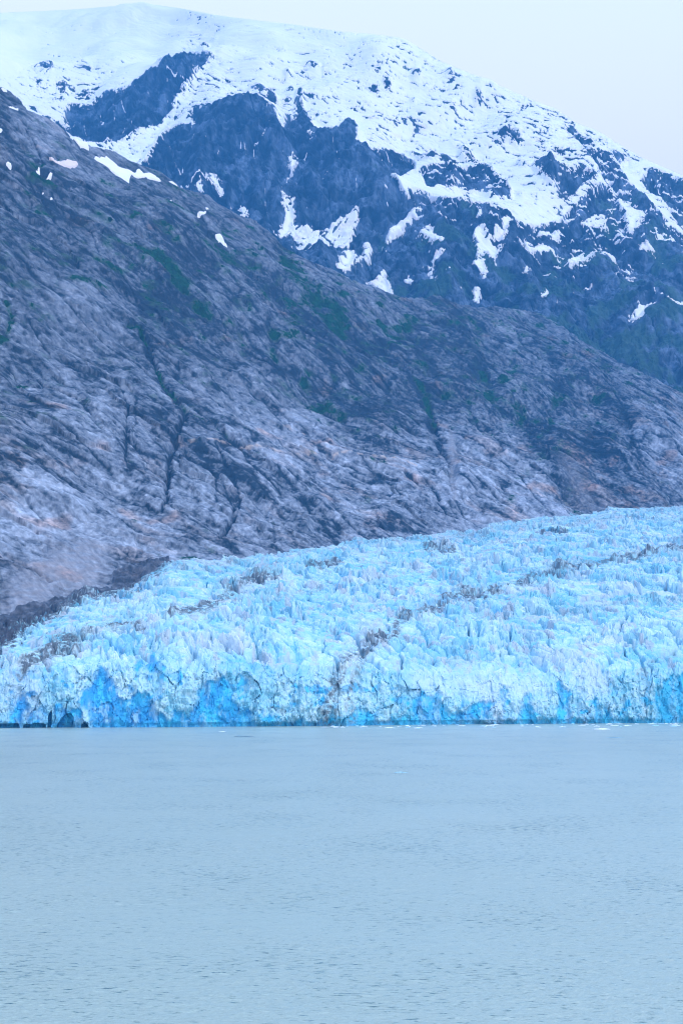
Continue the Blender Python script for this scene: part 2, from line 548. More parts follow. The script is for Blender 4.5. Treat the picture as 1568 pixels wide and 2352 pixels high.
    wy = fbm(s / 36, z / 26, 5, 31, 0.85) * 4.5
    S = R.at(px + wx, py + wy)
    # grain that follows the ledges: falls to the right
    th = 0.42
    gwarp = fbm(s / 300, z / 300, 2, 5) * 60
    a = (s + gwarp) * np.cos(th) - z * np.sin(th); b = (s + gwarp) * np.sin(th) + z * np.cos(th)
    g1 = fbma(a / 30, b / 11, 4, 41, 0.68)
    g2 = fbma(a / 110, b / 40, 3, 47, 0.55)
    # rock specks scattered over the snow, denser towards the snowline and to the right
    dens = shepard(px, py, [(50, 100, -.55), (300, 100, -.55), (450, 110, -.12), (600, 120, -.3), (600, 220, 0.10), (800, 90, -.16),
                            (800, 250, -0.05), (740, 180, -.06), (950, 150, 0), (950, 250, .04), (1050, 220, .06), (900, 320, .12), (1000, 300, -.1), (500, 240, .2), (120, 200, .12),
                            (230, 200, .02), (330, 150, -.4), (1100, 280, .06), (1250, 300, .2), (1330, 330, .3), (1450, 360, .10), (1150, 350, .0), (1250, 380, .22),
                            (1150, 470, .15), (1040, 460, -.1), (950, 440, -.25), (1400, 420, .25), (1560, 430, .2), (700, 250, .15), (1330, 400, .2), (1190, 420, -.3), (1480, 440, -.3)], 60)
    speck = sm(0.46 - dens * 1.4, 0.54 - dens * 1.4, g1 * 0.95 + g2 * 0.55)
    Sn = S - speck * 0.9 * sm(0.3, 0.8, S) + 0.34 * g1 * (1 - np.abs(2 * S - 1))
    # thin streaks of old snow on ledges below the snowline
    low_ok = shepard(px, py, [(500, 400, -.5), (700, 380, -.6), (600, 300, -.3), (800, 430, -.5), (900, 500, -.1), (980, 480, .28), (1150, 500, .3), (1250, 530, .2), (1350, 480, .25),
                              (1450, 520, .25), (1550, 560, .18), (1350, 600, .12), (1500, 650, -.1), (1100, 600, -.15), (1250, 700, -.3), (850, 600, -.1), (300, 260, -.4), (1400, 750, -.5)], 70)
    hs = fbma(s / 70, (z + 0.15 * s) / 12, 3, 61, 0.6)
    gst = seam(fbma((s + z * .25) / 80, z / 300, 2, 65, .5), .03) * sm(-.1, .4, g2 + fbm(s / 200, z / 200, 2, 67) * .6) * sm(560, 480, py)
    streak = np.clip(sm(0.90, 1.05, hs + low_ok * 1.5) + gst * .8, 0, 1)
    Sn = Sn + streak * (1 - sm(0.3, 0.6, S)) * 0.9
    # stripes in the two avalanche aprons
    ap = R.at(px, py)
    st = fbma((s * 0.75 + z * 0.66) / 60, (s * 0.66 - z * 0.75) / 9, 3, 71)
    apm = ((px > 655) & (px < 840) & (py > 485) & (py < 605))
    Sn = np.where(apm & (ap > 0.3), Sn + st * 0.55, Sn)

    FA = facets((s + gwarp * .3) / 70 + .4 * g2, z / 95, 31); FB = facets((s + z * .5) / 30 + .5 * g1, (z - s * .3) / 24, 32)
    FJ = seam(fbma((s + z * .35) / 130, z / 420, 3, 33, .45), .035); FK = seam(fbma(a / 260, b / 40, 3, 34, .45), .03)
    wall = 1 - R.blur(5).at(px, py)                       # bare rock, smoothed
    # relief
    big = fbm(s / 500, z / 420, 3, 3) * 70
    spur = ridged((s + 0.2 * z) / 260, z / 700, 4, 13, 0.55) * 34
    rough = FA[0] * 12 + FB[0] * 6 - FJ * 5 - FK * 4 + 0.6 * ridged(s / 70 + 0.4 * g2, z / 130, 4, 23, 0.6) * 10 + fbm(s / 22, z / 30, 3, 29, .6) * 4
    slab = fbma(a / 90, b / 22, 4, 33, 0.6) * 9
    edgefade = sm(0, 0.05, v)
    d = (big * edgefade + (spur + rough) * wall * (0.25 + 0.75 * edgefade) + slab * (0.25 + 0.75 * wall) * (0.2 + 0.8 * edgefade)
         - 22 * sm(0.3, 0.9, wall) * edgefade)
    d += lines(px, py, [([(690, 215), (686, 330), (672, 400), (650, 480), (632, 530)], 9, -45),
                        ([(650, 480), (700, 420), (730, 340)], 8, -18), ([(560, 300), (600, 420), (640, 500)], 9, -22),
                        ([(470, 300), (520, 400), (560, 480)], 10, -16), ([(830, 360), (860, 450), (800, 540)], 12, -20),
                        ([(390, 250), (320, 305), (220, 325)], 12, -10), ([(1180, 520), (1130, 600), (1100, 690)], 10, -25)]) * 1.0
    Nn = grid_normals(P)
    sl = np.stack([np.zeros_like(d), -0.6 * np.ones_like(d), 0.8 * np.ones_like(d)], -1)
    P = P + sl * d[..., None]
    # colour of the bare rock
    tone = (0.42 + 0.36 * fbma(a / 160, b / 50, 4, 83, .6) + 0.45 * fbm(s / 26, z / 26, 4, 87, .65) + 0.25 * fbma(s / 25, z / 120, 3, 89) * (py < 520)
            + shepard(px, py, [(450, 350, -.05), (700, 420, .0), (300, 260, -.12), (1450, 580, .1), (1300, 620, .1), (1100, 600, .0), (900, 620, .1), (1250, 450, -.1), (1400, 700, .08)], 120))
    tone = np.clip(tone + FA[1] * .3 + FB[1] * .4 - .4 * FJ - .35 * FK, 0, 1)
    c = np.asarray((0.006, 0.014, 0.025), f32) + (tone[..., None] ** 1.7) * np.asarray((0.11, 0.155, 0.23), f32)
    veg = sm(0.15, 0.55, fbm(s / 120, z / 90, 4, 91, .6) + shepard(px, py, [(1450, 800, .45), (1350, 760, .3), (1150, 650, .15), (1050, 640, .1), (1500, 850, .4), (1300, 650, .1), (1500, 650, .0),
             (700, 400, -1), (300, 300, -1), (1200, 450, -.6), (900, 550, -.4), (1550, 720, .2)], 90))
    c = cmix(c, (0.035, 0.085, 0.05), veg * 0.75)
    # close the summit behind
    back = []
    for k, (dd, dz) in enumerate([(30, -4), (80, -14), (180, -45), (400, -140), (900, -420), (1800, -1100), (2600, -1900)]):
        r0 = P[0].copy(); h = np.stack([r0[:, 0], r0[:, 1]], -1); h /= np.linalg.norm(h, axis=1, keepdims=True)
        r0[:, :2] += h * dd; r0[:, 2] += dz
        back.append(r0)
    B = np.stack(back[::-1], 0)
    P2 = np.concatenate([B, P], 0)
    nb = len(back)
    c2 = np.concatenate([np.repeat(c[:1], nb, 0), c], 0)
    o = grid_mesh('mountain', P2, M_ROCK, c2)
    o['kind'] = 'structure'
    Sn2 = np.concatenate([np.ones((nb,) + Sn.shape[1:], f32) * 0.9, Sn], 0)
    off = np.clip((Sn2 - 0.5) * 14, -3, 3.5)
    sc = np.ones(c2.shape, f32) * np.asarray((0.92, 0.92, 0.92), f32)
    pink = sm(0.5, 0.9, fbm(P2[..., 0] / 90, P2[..., 2] / 60, 3, 97)) * 0.5 * (P2[..., 2] < 1900)
    sc = cmix(sc, (0.80, 0.70, 0.66), pink)
    N2 = np.zeros_like(P2); N2[..., 1] = -0.5; N2[..., 2] = 0.87
    o = cover_mesh('snow', P2, N2, off, M_SNOW, sc)
    o['kind'] = 'stuff'; o['label'] = 'white snow blanket with rock specks on the far mountain'; o['category'] = 'snow'


# ------------------------------------------------------------------ near slope of bare granite
GULLY = [  # (line, width, depth m)
    ([(295, 731), (320, 743), (345, 781), (370, 836), (385, 871), (430, 921), (485, 956), (530, 1006), (565, 1041)], 5, -22),
    ([(430, 921), (408, 985), (392, 1030), (390, 1070), (383, 1110), (392, 1150)], 6, -22),
    ([(565, 1041), (620, 1095), (660, 1125), (700, 1160), (740, 1190), (778, 1218)], 10, -24),
    ([(425, 1021), (435, 1046), (475, 1061), (500, 1096), (535, 1126), (545, 1150), (535, 1190), (508, 1228)], 5, -20),
    ([(500, 1030), (530, 1090), (550, 1140)], 4, -10),
    ([(295, 926), (292, 966), (290, 1036), (300, 1076)], 5, -12),
    ([(90, 861), (175, 901), (210, 946), (240, 1000)], 5, -12),
    ([(0, 800), (60, 850), (100, 880)], 5, -9),
    ([(320, 591), (370, 616), (410, 666), (440, 691), (480, 721), (540, 760), (600, 800)], 8, -16),
    ([(120, 560), (200, 620), (290, 660), (350, 700)], 9, -12),
    ([(15, 660), (30, 706), (20, 730)], 7, -10),
    ([(495, 581), (540, 611), (575, 631), (620, 660), (650, 700), (690, 740), (740, 775)], 11, -20),
    ([(650, 575), (700, 665), (745, 721), (800, 765), (860, 792)], 14, -26),
    ([(620, 751), (635, 816), (700, 861), (725, 901), (780, 936), (880, 940), (960, 985)], 10, -18),
    ([(860, 792), (920, 775), (960, 735)], 12, -14),
    ([(784, 770), (860, 795), (920, 830), (955, 870), (985, 925), (1003, 1000), (1030, 1060), (1040, 1130)], 8, -22),
    ([(1200, 960), (1222, 990), (1260, 1040), (1290, 1090), (1330, 1140), (1372, 1174)], 16, -40),
    ([(1274, 922), (1262, 975), (1224, 995)], 10, -14),
    ([(1100, 830), (1124, 897), (1180, 950), (1215, 985)], 10, -18),
    ([(1040, 720), (1080, 790), (1100, 860)], 10, -12),
    ([(1230, 760), (1270, 850), (1280, 920)], 10, -14),
    ([(1380, 850), (1420, 920), (1440, 1000), (1470, 1080)], 10, -14),
    ([(1060, 900), (1100, 950), (1150, 1010), (1200, 1060)], 6, -10),
    ([(60, 430), (150, 500), (260, 560), (330, 600)], 14, -14),
    ([(0, 300), (60, 350), (90, 420), (130, 470)], 9, -14),
    ([(400, 460), (450, 500), (480, 560)], 8, -12),
    ([(940, 1150), (1000, 1180), (1040, 1196)], 5, -12),
    ([(930, 1095), (990, 1130), (1020, 1180)], 4, -9),
    ([(950, 770), (1000, 850), (1004, 880)], 8, -10),
    ([(0, 1262), (60, 1300), (110, 1330)], 8, -12),
]
CRACK = [  # (line, width) thin hard fractures
    ([(320, 749), (350, 794), (370, 844), (380, 874), (405, 894), (430, 919)], 4),
    ([(430, 924), (415, 974), (405, 1014), (390, 1049), (390, 1074), (385, 1099), (387, 1139), (375, 1159)], 4),
    ([(450, 919), (485, 954), (525, 1004), (555, 1034), (580, 1074), (615, 1109), (650, 1134), (700, 1159), (725, 1204), (775, 1246)], 4.5),
    ([(422, 1024), (437, 1046), (470, 1056), (490, 1079), (515, 1114), (530, 1144), (540, 1162)], 4),
    ([(495, 1014), (515, 1060), (535, 1094), (552, 1140), (550, 1170), (530, 1200), (513, 1230)], 4),
    ([(650, 1079), (700, 1124), (740, 1169), (778, 1214)], 4), ([(280, 894), (295, 924), (290, 954), (290, 1024), (288, 1049), (300, 1074)], 3),
    ([(95, 859), (135, 884), (175, 904), (185, 929), (210, 954)], 3), ([(60, 709), (100, 759), (120, 784), (160, 799), (200, 809)], 3),
    ([(0, 799), (30, 824), (50, 859)], 2.5), ([(525, 872), (575, 894)], 3), ([(150, 805), (170, 815), (200, 830), (230, 842)], 3),
    ([(250, 600), (300, 650), (330, 690)], 3), ([(455, 745), (520, 800), (560, 850), (640, 920)], 3), ([(560, 760), (600, 800), (680, 880), (740, 930), (784, 960)], 3.5),
    ([(930, 1090), (960, 1120), (1000, 1140), (1020, 1180)], 4), ([(1030, 1190), (1060, 1205)], 4), ([(1190, 1090), (1230, 1150), (1260, 1180)], 3.5), ([(1300, 1095), (1340, 1150), (1362, 1175)], 4),
    ([(970, 860), (985, 900), (1000, 960), (1008, 990)], 4), ([(1080, 930), (1120, 990), (1160, 1020)], 3), ([(1420, 930), (1450, 1000), (1448, 1030)], 3.5), ([(1450, 1020), (1500, 1090), (1540, 1150)], 3),
    ([(850, 1080), (900, 1120), (940, 1160)], 3), ([(1180, 760), (1200, 800), (1240, 830)], 3), ([(1060, 780), (1110, 830), (1140, 860)], 3.5), ([(1290, 800), (1370, 860), (1430, 940)], 3), ([(30, 1290), (80, 1305), (118, 1330)], 3),
    ([(0, 395), (60, 420), (120, 500), (160, 560)], 3), ([(60, 300), (90, 350), (100, 400)], 3), ([(200, 470), (260, 520), (310, 545)], 3), ([(430, 480), (470, 520), (480, 560)], 3), ([(380, 480), (430, 530)], 3),
]
SPUR = [
    ([(62, 262), (120, 310), (180, 370), (260, 420), (330, 480)], 18, 22),
    ([(560, 690), (640, 735), (720, 790), (800, 850)], 16, 14),
    ([(1005, 870), (1090, 905), (1180, 965), (1250, 1035), (1300, 1105), (1355, 1170)], 14, 26),
    ([(1000, 690), (1060, 760), (1090, 830)], 16, 22),
    ([(1150, 720), (1240, 790), (1330, 850), (1430, 940), (1568, 1060)], 20, 22),
    ([(460, 1010), (520, 1060), (600, 1140), (700, 1215)], 12, 14),
    ([(770, 640), (840, 690), (900, 720)], 14, 16),
    ([(1390, 1010), (1450, 1080), (1520, 1150)], 16, 20),
]
VEG = [
    ([(15, 676), (30, 706), (20, 730)], 8, .9), ([(40, 775), (65, 766), (110, 784)], 5, .9), ([(0, 745), (20, 741)], 6, .8),
    ([(320, 591), (370, 616), (410, 666), (440, 691), (480, 721)], 11, 1.0), ([(350, 600), (395, 630), (430, 675)], 12, .9),
    ([(295, 731), (320, 743), (345, 781), (370, 836), (385, 871), (430, 921)], 5, 1.0),
    ([(430, 921), (485, 956), (530, 1006)], 3.5, .85), ([(495, 581), (540, 611), (575, 631)], 10, 1.0),
    ([(655, 600), (690, 670), (740, 721), (784, 751)], 20, .95), ([(720, 690), (770, 720), (790, 745)], 20, .8),
    ([(620, 751), (635, 816)], 10, .95), ([(700, 861), (725, 901), (780, 936)], 14, .9),
    ([(859, 792), (909, 777), (949, 737)], 16, .8), ([(960, 865), (975, 892), (984, 922), (999, 962)], 7, 1.0),
    ([(1109, 872), (1124, 897)], 14, .8), ([(1274, 922), (1262, 975), (1224, 992)], 10, .9), ([(1150, 880), (1190, 940), (1215, 980)], 14, .6),
    ([(1230, 740), (1260, 780)], 12, .7), ([(115, 626), (170, 640), (250, 655)], 9, .7), ([(200, 560), (260, 575), (330, 585)], 12, .6),
    ([(40, 868), (60, 868)], 4, .9), ([(190, 988), (205, 980)], 4, .9), ([(470, 590), (520, 610)], 10, .7),
    ([(10, 870), (45, 865)], 4, .7), ([(60, 930), (90, 915)], 4, .7), ([(60, 420), (100, 430), (150, 460)], 14, .5),
    ([(1290, 1010), (1320, 1030)], 10, .5), ([(1360, 830), (1420, 860), (1450, 900)], 10, .5), ([(840, 740), (880, 760)], 12, .6),
    ([(330, 650), (380, 700), (430, 730)], 8, .6), ([(520, 740), (560, 770)], 9, .5), ([(1050, 730), (1110, 770)], 10, .4),
]


def near_slope():
    N = 900
    top = interp(PX, RIDGE); low = interp(PX, EDGE) + 30; foot = sinterp(PX, EDGE, 30)
    v = np.linspace(0, 1, N)[:, None]
    py = top + (low - top) * v
    px = np.broadcast_to(PX, py.shape)
    Df = sinterp(PX, DEDGE, 120) + 8
    m = sinterp(PX, [(-500, 0.95), (0, 0.80), (400, 0.68), (784, 0.60), (1200, 0.48), (1568, 0.45), (2070, 0.4)])
    D = slope_distance(py, px, np.broadcast_to(foot, py.shape), Df, m)
    P = slope_points(px, py, D)
    s, z = P[..., 0], P[..., 2]
    q = z * 1.5
    w1 = fbm(s / 260, q / 260, 3, 201) * 40
    wpx = fbm(s / 60, q / 60, 3, 203) * 5
    wpy = fbm(s / 60, q / 60, 3, 205) * 5
    gx, gy = px + wpx, py + wpy
    gfx = gx + fbm(s / 14, q / 14, 3, 207, .65) * 5; gfy = gy + fbm(s / 14, q / 14, 3, 208, .65) * 5
    gul = lines(gfx, gfy, [(p, w * 1.1, -d * .5) for p, w, d in GULLY])
    spr = lines(gx, gy, SPUR)
    hx = px + wpx * .5 + fbm(s / 9, q / 9, 2, 202, .65) * 2; hy = py + wpy * .5 + fbm(s / 9, q / 9, 2, 204, .65) * 2
    crk = lines(hx, hy, [(p, w * .72, 1) for p, w in CRACK]) * (0.55 + .45 * sm(-.4, .2, fbm(s / 40, q / 40, 2, 206)))
    # grain direction: steeper in the upper left, flatter below right
    flat = sm(40, 32, shepard(px, py, [(50, 400, 48), (50, 800, 40), (100, 1150, 28), (300, 600, 42), (400, 1000, 45), (350, 1200, 30), (600, 1100, 35),
                                     (700, 700, 48), (800, 1100, 30), (1000, 1100, 32), (1200, 1130, 35), (1300, 800, 42), (1500, 1000, 50)], 160) + 6 * fbm(s / 200, q / 200, 2, 209))
    X, Y = s + w1 * 0.3, q + w1 * 0.3
    def grain(fn, L1, L2, o_, sd, gn):
        r = []
        for dg in (47, 29):
            t_ = math.radians(dg)
            a_ = X * math.cos(t_) - Y * math.sin(t_); b_ = X * math.sin(t_) + Y * math.cos(t_)
            r.append(fn(a_ / L1, b_ / L2, o_, sd, gn))
        return mix(r[0], r[1], flat)
    g_big = grain(fbma, 240, 80, 3, 211, .55)
    g_mid = grain(fbma, 90, 22, 4, 221, .6)
    g_fin = grain(fbma, 17, 7.5, 4, 231, .68)
    hair = grain(ridged, 60, 13, 3, 237, .6)
    crack = grain(ridged, 130, 42, 3, 241, .55)
    X2, Y2 = s * 0.94 - q * 0.34, s * 0.34 + q * 0.94
    joint = ridged(X2 / 40 + .3 * g_mid, Y2 / 120, 3, 251, .6)
    def turn(dg, L1, L2):
        t_ = math.radians(dg)
        u_ = X + 5 * g_mid
        return (u_ * math.cos(t_) - Y * math.sin(t_)) / L1, (u_ * math.sin(t_) + Y * math.cos(t_)) / L2
    fA = facets(*turn(42, 120, 38), 21); fB = facets(*turn(30, 40, 19), 22); fC = facets(*turn(52, 14, 8), 23)
    jA = seam(fbma(*turn(44, 420, 75), 3, 243, .45), .07) ; jB = seam(fbma(*turn(72, 300, 110), 3, 245, .45), .05); jC = seam(fbma(*turn(20, 160, 40), 3, 247, .45), .07)
    jm = np.clip(jA + .8 * jB * sm(-.3, .3, g_big) + .6 * jC * sm(0, .5, -g_big), 0, 1)
    slab = np.abs(grain(fbma, 150, 40, 3, 261, .5))
    nf = sm(0, 0.14, v)
    scree = lines(px, py, [([(150, 1290), (60, 1375)], 45, 1), ([(200, 1270), (190, 1330)], 45, 1), ([(1035, 1000), (1040, 1150)], 8, .8), ([(1300, 1060), (1350, 1150), (1385, 1165)], 22, .5)])
    scree = np.clip(scree * 1.2, 0, 1)
    rk = 1 - 0.85 * scree
    d = (fbm(s / 420, q / 420, 3, 271) * 34 * nf + g_big * 17 * (.2 + .8 * nf) * rk + slab * -13 * (.2 + .8 * nf) * rk + g_mid * 2.0 * (.2 + .8 * nf) * rk + g_fin * 0.7 * rk - sm(.8, 1.5, hair) * 1.0 * rk + (fA[0] * 8 * (.2 + .8 * nf) + fB[0] * 4.0 + fC[0] * 2.0) * rk - jm * 4 * rk - crk * 6
         + np.minimum(crack, 0.9) * 2.5 * rk + joint * 1.2 * rk + spr * (.2 + .8 * nf) - gul * (.3 + .7 * nf) + fbm(s / 6, q / 6, 2, 281) * 0.8)
    foot_f = sm(low - 4, foot - 26, py)
    d = d * (0.25 + 0.75 * foot_f) * 0.62
    nrm = np.stack([0.12 * np.ones_like(d), -0.62 * np.ones_like(d), 0.77 * np.ones_like(d)], -1)
    P = P + nrm * d[..., None]

    # colours: fresh pale granite low down, lichen-dark above
    base = shepard(px, py, [(0, 250, .35), (100, 290, .8), (60, 330, .4), (180, 370, .8), (0, 400, .3), (130, 440, .35), (260, 440, .4), (0, 480, .35), (200, 540, .3), (330, 480, .4), (420, 470, .5),
                            (0, 600, .35), (100, 570, .3), (240, 600, .5), (400, 600, .25), (500, 530, .4), (600, 620, .45), (750, 630, .75), (540, 660, .5), (0, 740, .5), (60, 680, .6), (200, 720, .6),
                            (330, 700, .35), (450, 780, .4), (400, 720, .3), (600, 720, .4), (640, 700, .3), (750, 740, .2), (900, 730, .6), (980, 740, .2), (1050, 740, .35), (1200, 760, .5), (1280, 800, .5), (860, 800, .35), (1000, 820, .2),
                            (0, 900, .35), (80, 830, .55), (200, 880, .65), (280, 820, .6), (400, 840, .45), (450, 880, .6), (550, 820, .5), (600, 930, .6), (700, 860, .4), (820, 860, .35), (850, 930, .2), (900, 900, .35),
                            (1000, 900, .3), (1100, 870, .25), (1150, 900, .45), (1250, 880, .3), (1350, 900, .45), (1500, 930, .55), (0, 1050, .4), (100, 1020, .45), (200, 1030, .5), (320, 1000, .6), (400, 980, .3),
                            (350, 1080, .5), (480, 980, .4), (560, 970, .7), (680, 1000, .8), (760, 1050, .75), (850, 1000, .4), (900, 1040, .6), (1000, 1030, .55), (1100, 980, .6), (1170, 1040, .65), (1220, 1010, .35),
                            (1280, 1030, .35), (1350, 1000, .25), (1400, 1080, .3), (1480, 1060, .5), (1568, 1040, .65), (0, 1120, .7), (60, 1160, .85), (200, 1130, .65), (300, 1180, .65), (450, 1120, .55),
                            (450, 1200, .65), (600, 1180, .5), (700, 1120, .5), (800, 1150, .7), (950, 1130, .65), (1080, 1100, .7), (1200, 1130, .75), (1320, 1150, .7), (1380, 1120, .35), (1480, 1130, .35), (1560, 1130, .5),
                            (50, 1250, .65), (200, 1240, .65), (350, 1250, .65), (600, 1250, .6), (150, 1320, .6), (50, 1320, .6), (900, 1210, .5)], 70)
    tone = (base + g_big * 0.05 + g_mid * 0.08 * rk + g_fin * 0.10 * rk + fbm(s / 5, q / 4, 3, 293, .75) * .16 + (fA[1] * .06 + fB[1] * .12 + fC[1] * .24) * rk - jm * .38 * rk + fbm(s / 8, q / 7, 3, 291, .65) * 0.16
            - sm(0.7, 1.4, crack) * 0.22 * rk - sm(0.95, 1.5, hair) * 0.24 * rk - sm(0.9, 1.4, joint) * 0.08 * rk - np.clip(gul / 9, 0, 1) * 0.24 - crk * .50)
    tone = np.clip(tone, 0, 1.05)
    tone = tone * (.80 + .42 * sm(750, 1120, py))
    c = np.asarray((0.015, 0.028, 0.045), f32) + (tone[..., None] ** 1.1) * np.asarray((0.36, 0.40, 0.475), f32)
    lowz = shepard(px, py, [(0, 1200, 1), (300, 1200, .8), (700, 1100, .6), (1000, 1100, .8), (1300, 1100, .9), (1500, 1100, 1), (500, 900, .1), (1000, 850, .3), (300, 600, .1), (100, 1300, .5), (1300, 800, .2), (100, 850, .15), (200, 300, .4)], 120)
    tan = sm(0.25, 0.75, grain(fbma, 120, 30, 4, 301, .6) + 0.1) * lowz
    c = c * mix(np.ones(3, f32), np.asarray((1.22, 0.93, 0.76), f32), (tan * 0.75)[..., None])
    rust = sm(0.45, 0.8, fbm(s / 70, q / 60, 3, 305) * 0.8 + lines(px, py, [([(1330, 1040), (1360, 1120), (1420, 1150), (1500, 1140)], 45, .7), ([(140, 1310), (175, 1325)], 10, .9), ([(60, 1150), (140, 1180)], 30, .3)]))
    c = c * mix(np.ones(3, f32), np.asarray((1.25, 0.85, 0.65), f32), (rust * 0.8)[..., None])
    scn = fbm(s / 9, q / 6, 3, 307, .7)
    c = cmix(c, (0.27, 0.265, 0.29), np.clip(scree, 0, 1) * np.clip(0.6 + .4 * scn, 0, 1))
    # pale quartz band that crosses the slope
    band = lines(gx, gy, [([(430, 1003), (500, 1010), (560, 1028), (640, 1038), (760, 1040), (860, 1050), (950, 1080)], 2.2, .7), ([(640, 960), (720, 985)], 2, .5)])
    c = cmix(c, (0.52, 0.42, 0.36), band * sm(-0.3, 0.4, g_fin + g_mid))
    # dark moraine rubble by the ice
    RB_ = Raster(-60, 1200, 700, 1520)
    RB_.poly([(-60, 1415), (0, 1408), (60, 1396), (120, 1384), (170, 1362), (215, 1350), (250, 1350), (252, 1322), (270, 1300), (300, 1292),
              (330, 1284), (385, 1277), (400, 1300), (345, 1340), (300, 1380), (200, 1420), (60, 1480), (-60, 1510)], 1)
    RB_.blur(2.5)
    rub = RB_.at(px + wpx * 2, py + wpy * 1.5)
    rub = sm(0.40, 0.75, rub + 0.30 * fbm(s / 16, q / 10, 4, 313, .65))
    rubn = fbm(s / 7, q / 7, 3, 311)
    c = cmix(c, (0.05, 0.058, 0.075), rub * np.clip(.75 + .35 * fbm(s / 10, q / 6, 3, 315, .7), 0, .95))
    P = P + nrm * (rub * (3 + rubn * 3.0))[..., None]
    veg = lines(gx, gy, VEG)
    vn = fbm(s / 38, q / 30, 4, 321, .62)
    zone = shepard(px, py, [(100, 600, .2), (400, 620, .3), (600, 640, .35), (740, 700, .5), (980, 800, .35), (1150, 880, .35), (1300, 850, .2), (100, 400, 0), (300, 480, .15), (500, 520, .2), (750, 900, .2),
                            (200, 800, -.1), (500, 850, -.1), (300, 1050, -.4), (700, 1100, -.6), (1000, 1080, -.6), (1250, 960, .25), (1300, 1100, -.1), (1500, 1100, -.3), (50, 900, .0), (1450, 880, .05), (100, 1250, -.8), (850, 780, .3), (860, 930, .1)], 75)
    vm = veg * 0.72 + 0.62 * vn + zone * 0.42 + 0.25 * g_mid + .15 * g_fin
    c = cmix(c, (0.04, 0.095, 0.05), sm(0.3, 0.7, vm) * 0.55)
    back = []
    for dd, dz in [(20, -4), (60, -16), (150, -60), (400, -220), (900, -560)]:
        r0 = P[0].copy(); h = r0[:, :2] / np.linalg.norm(r0[:, :2], axis=1, keepdims=True)
        r0[:, :2] += h * dd; r0[:, 2] += dz
        back.append(r0)
    nb = len(back)
    P2 = np.concatenate([np.stack(back[::-1], 0), P], 0)
    c2 = np.concatenate([np.repeat(c[:1], nb, 0), c], 0)
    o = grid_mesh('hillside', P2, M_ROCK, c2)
    o['kind'] = 'structure'
    # low scrub growing in gullies and on ledges
    off = np.clip((vm - 0.68) * 9, -2, 1.6) + np.where(vm > 0.68, 0.8 * fbm(s / 3.5, q / 3.5, 2, 331), 0)
    gc = np.ones(c.shape, f32) * np.asarray((0.008, 0.048, 0.020), f32) * (1 + 0.5 * fbm(s / 12, q / 12, 2, 335))[..., None]
    o = cover_mesh('scrub', P, nrm, off, M_SCRUB, gc)
    o['kind'] = 'stuff'; o['label'] = 'dark green alder scrub in gullies of the rock slope'; o['category'] = 'scrub'
    # leftover snow
    RS = Raster(-60, 150, 700, 650)
    for p in [[(335, 640), (400, 635), (412, 690), (370, 685)], [(425, 728), (490, 722), (560, 770), (602, 800), (590, 852), (540, 832), (500, 780)],
              [(560, 760), (620, 800), (640, 780), (660, 805), (700, 805), (748, 842), (690, 828), (620, 817)], [(210, 738), (270, 762), (310, 750), (362, 775), (330, 798), (290, 792)],
              [(148, 827), (180, 806), (188, 827)], [(203, 852), (242, 840), (237, 857)], [(903, 990), (930, 995), (947, 982), (937, 1012), (905, 1008)],
              [(983, 1098), (1010, 1103), (1047, 1152), (1010, 1132)], [(13, 785), (57, 808), (52, 816)], [(15, 483), (87, 508), (82, 516)],
              [(0, 403), (42, 428), (20, 428)], [(768, 830), (822, 855), (800, 856)], [(222, 930), (243, 932), (236, 942)], [(0, 578), (15, 580), (10, 592), (0, 594)],
              [(940, 965), (955, 962), (958, 975), (945, 980)], [(775, 930), (790, 940), (798, 948), (785, 944)], [(180, 905), (203, 903), (200, 910)]]:
        RS.poly(Z(p, 0, 0), 1)
    RS.blur(1.2)
    sn = RS.at(px + wpx * .5, py + wpy * .4) + 0.12 * g_fin
    sn = np.where((py > 650) | (px > 700), 0, sn)
    off = np.clip((sn - 0.45) * 10, -2, 2.5)
    sc = np.ones(c.shape, f32) * np.asarray((0.84, 0.84, 0.86), f32)
    pk = lines(px, py, [([(120, 382), (175, 390)], 30, .8)])
    sc = cmix(sc, (0.72, 0.58, 0.55), np.clip(pk, 0, 1))
    o = cover_mesh('snow', P, nrm, off, M_SNOW, sc)
    o['kind'] = 'stuff'; o['label'] = 'leftover snow patches near the crest of the rock slope'; o['category'] = 'snow'


# ------------------------------------------------------------------ glacier
def seracs(x, y, size, seed, tilt=0.9, crack=0.22):
    f1, f2, k, cx, cy = worley(x / size, y / size, seed)
    hh = RC[k] - 0.5
    gx = (RD[k] - 0.5) * 2; gy = (RA[(k * 7 + 3) & 4095] - 0.5) * 2
    e = f2 - f1
    h = hh + tilt * (gx * -cx + gy * -cy) - (1 - sm(0, crack, e)) * 0.7 - f1 * 0.45
    return h, e, k


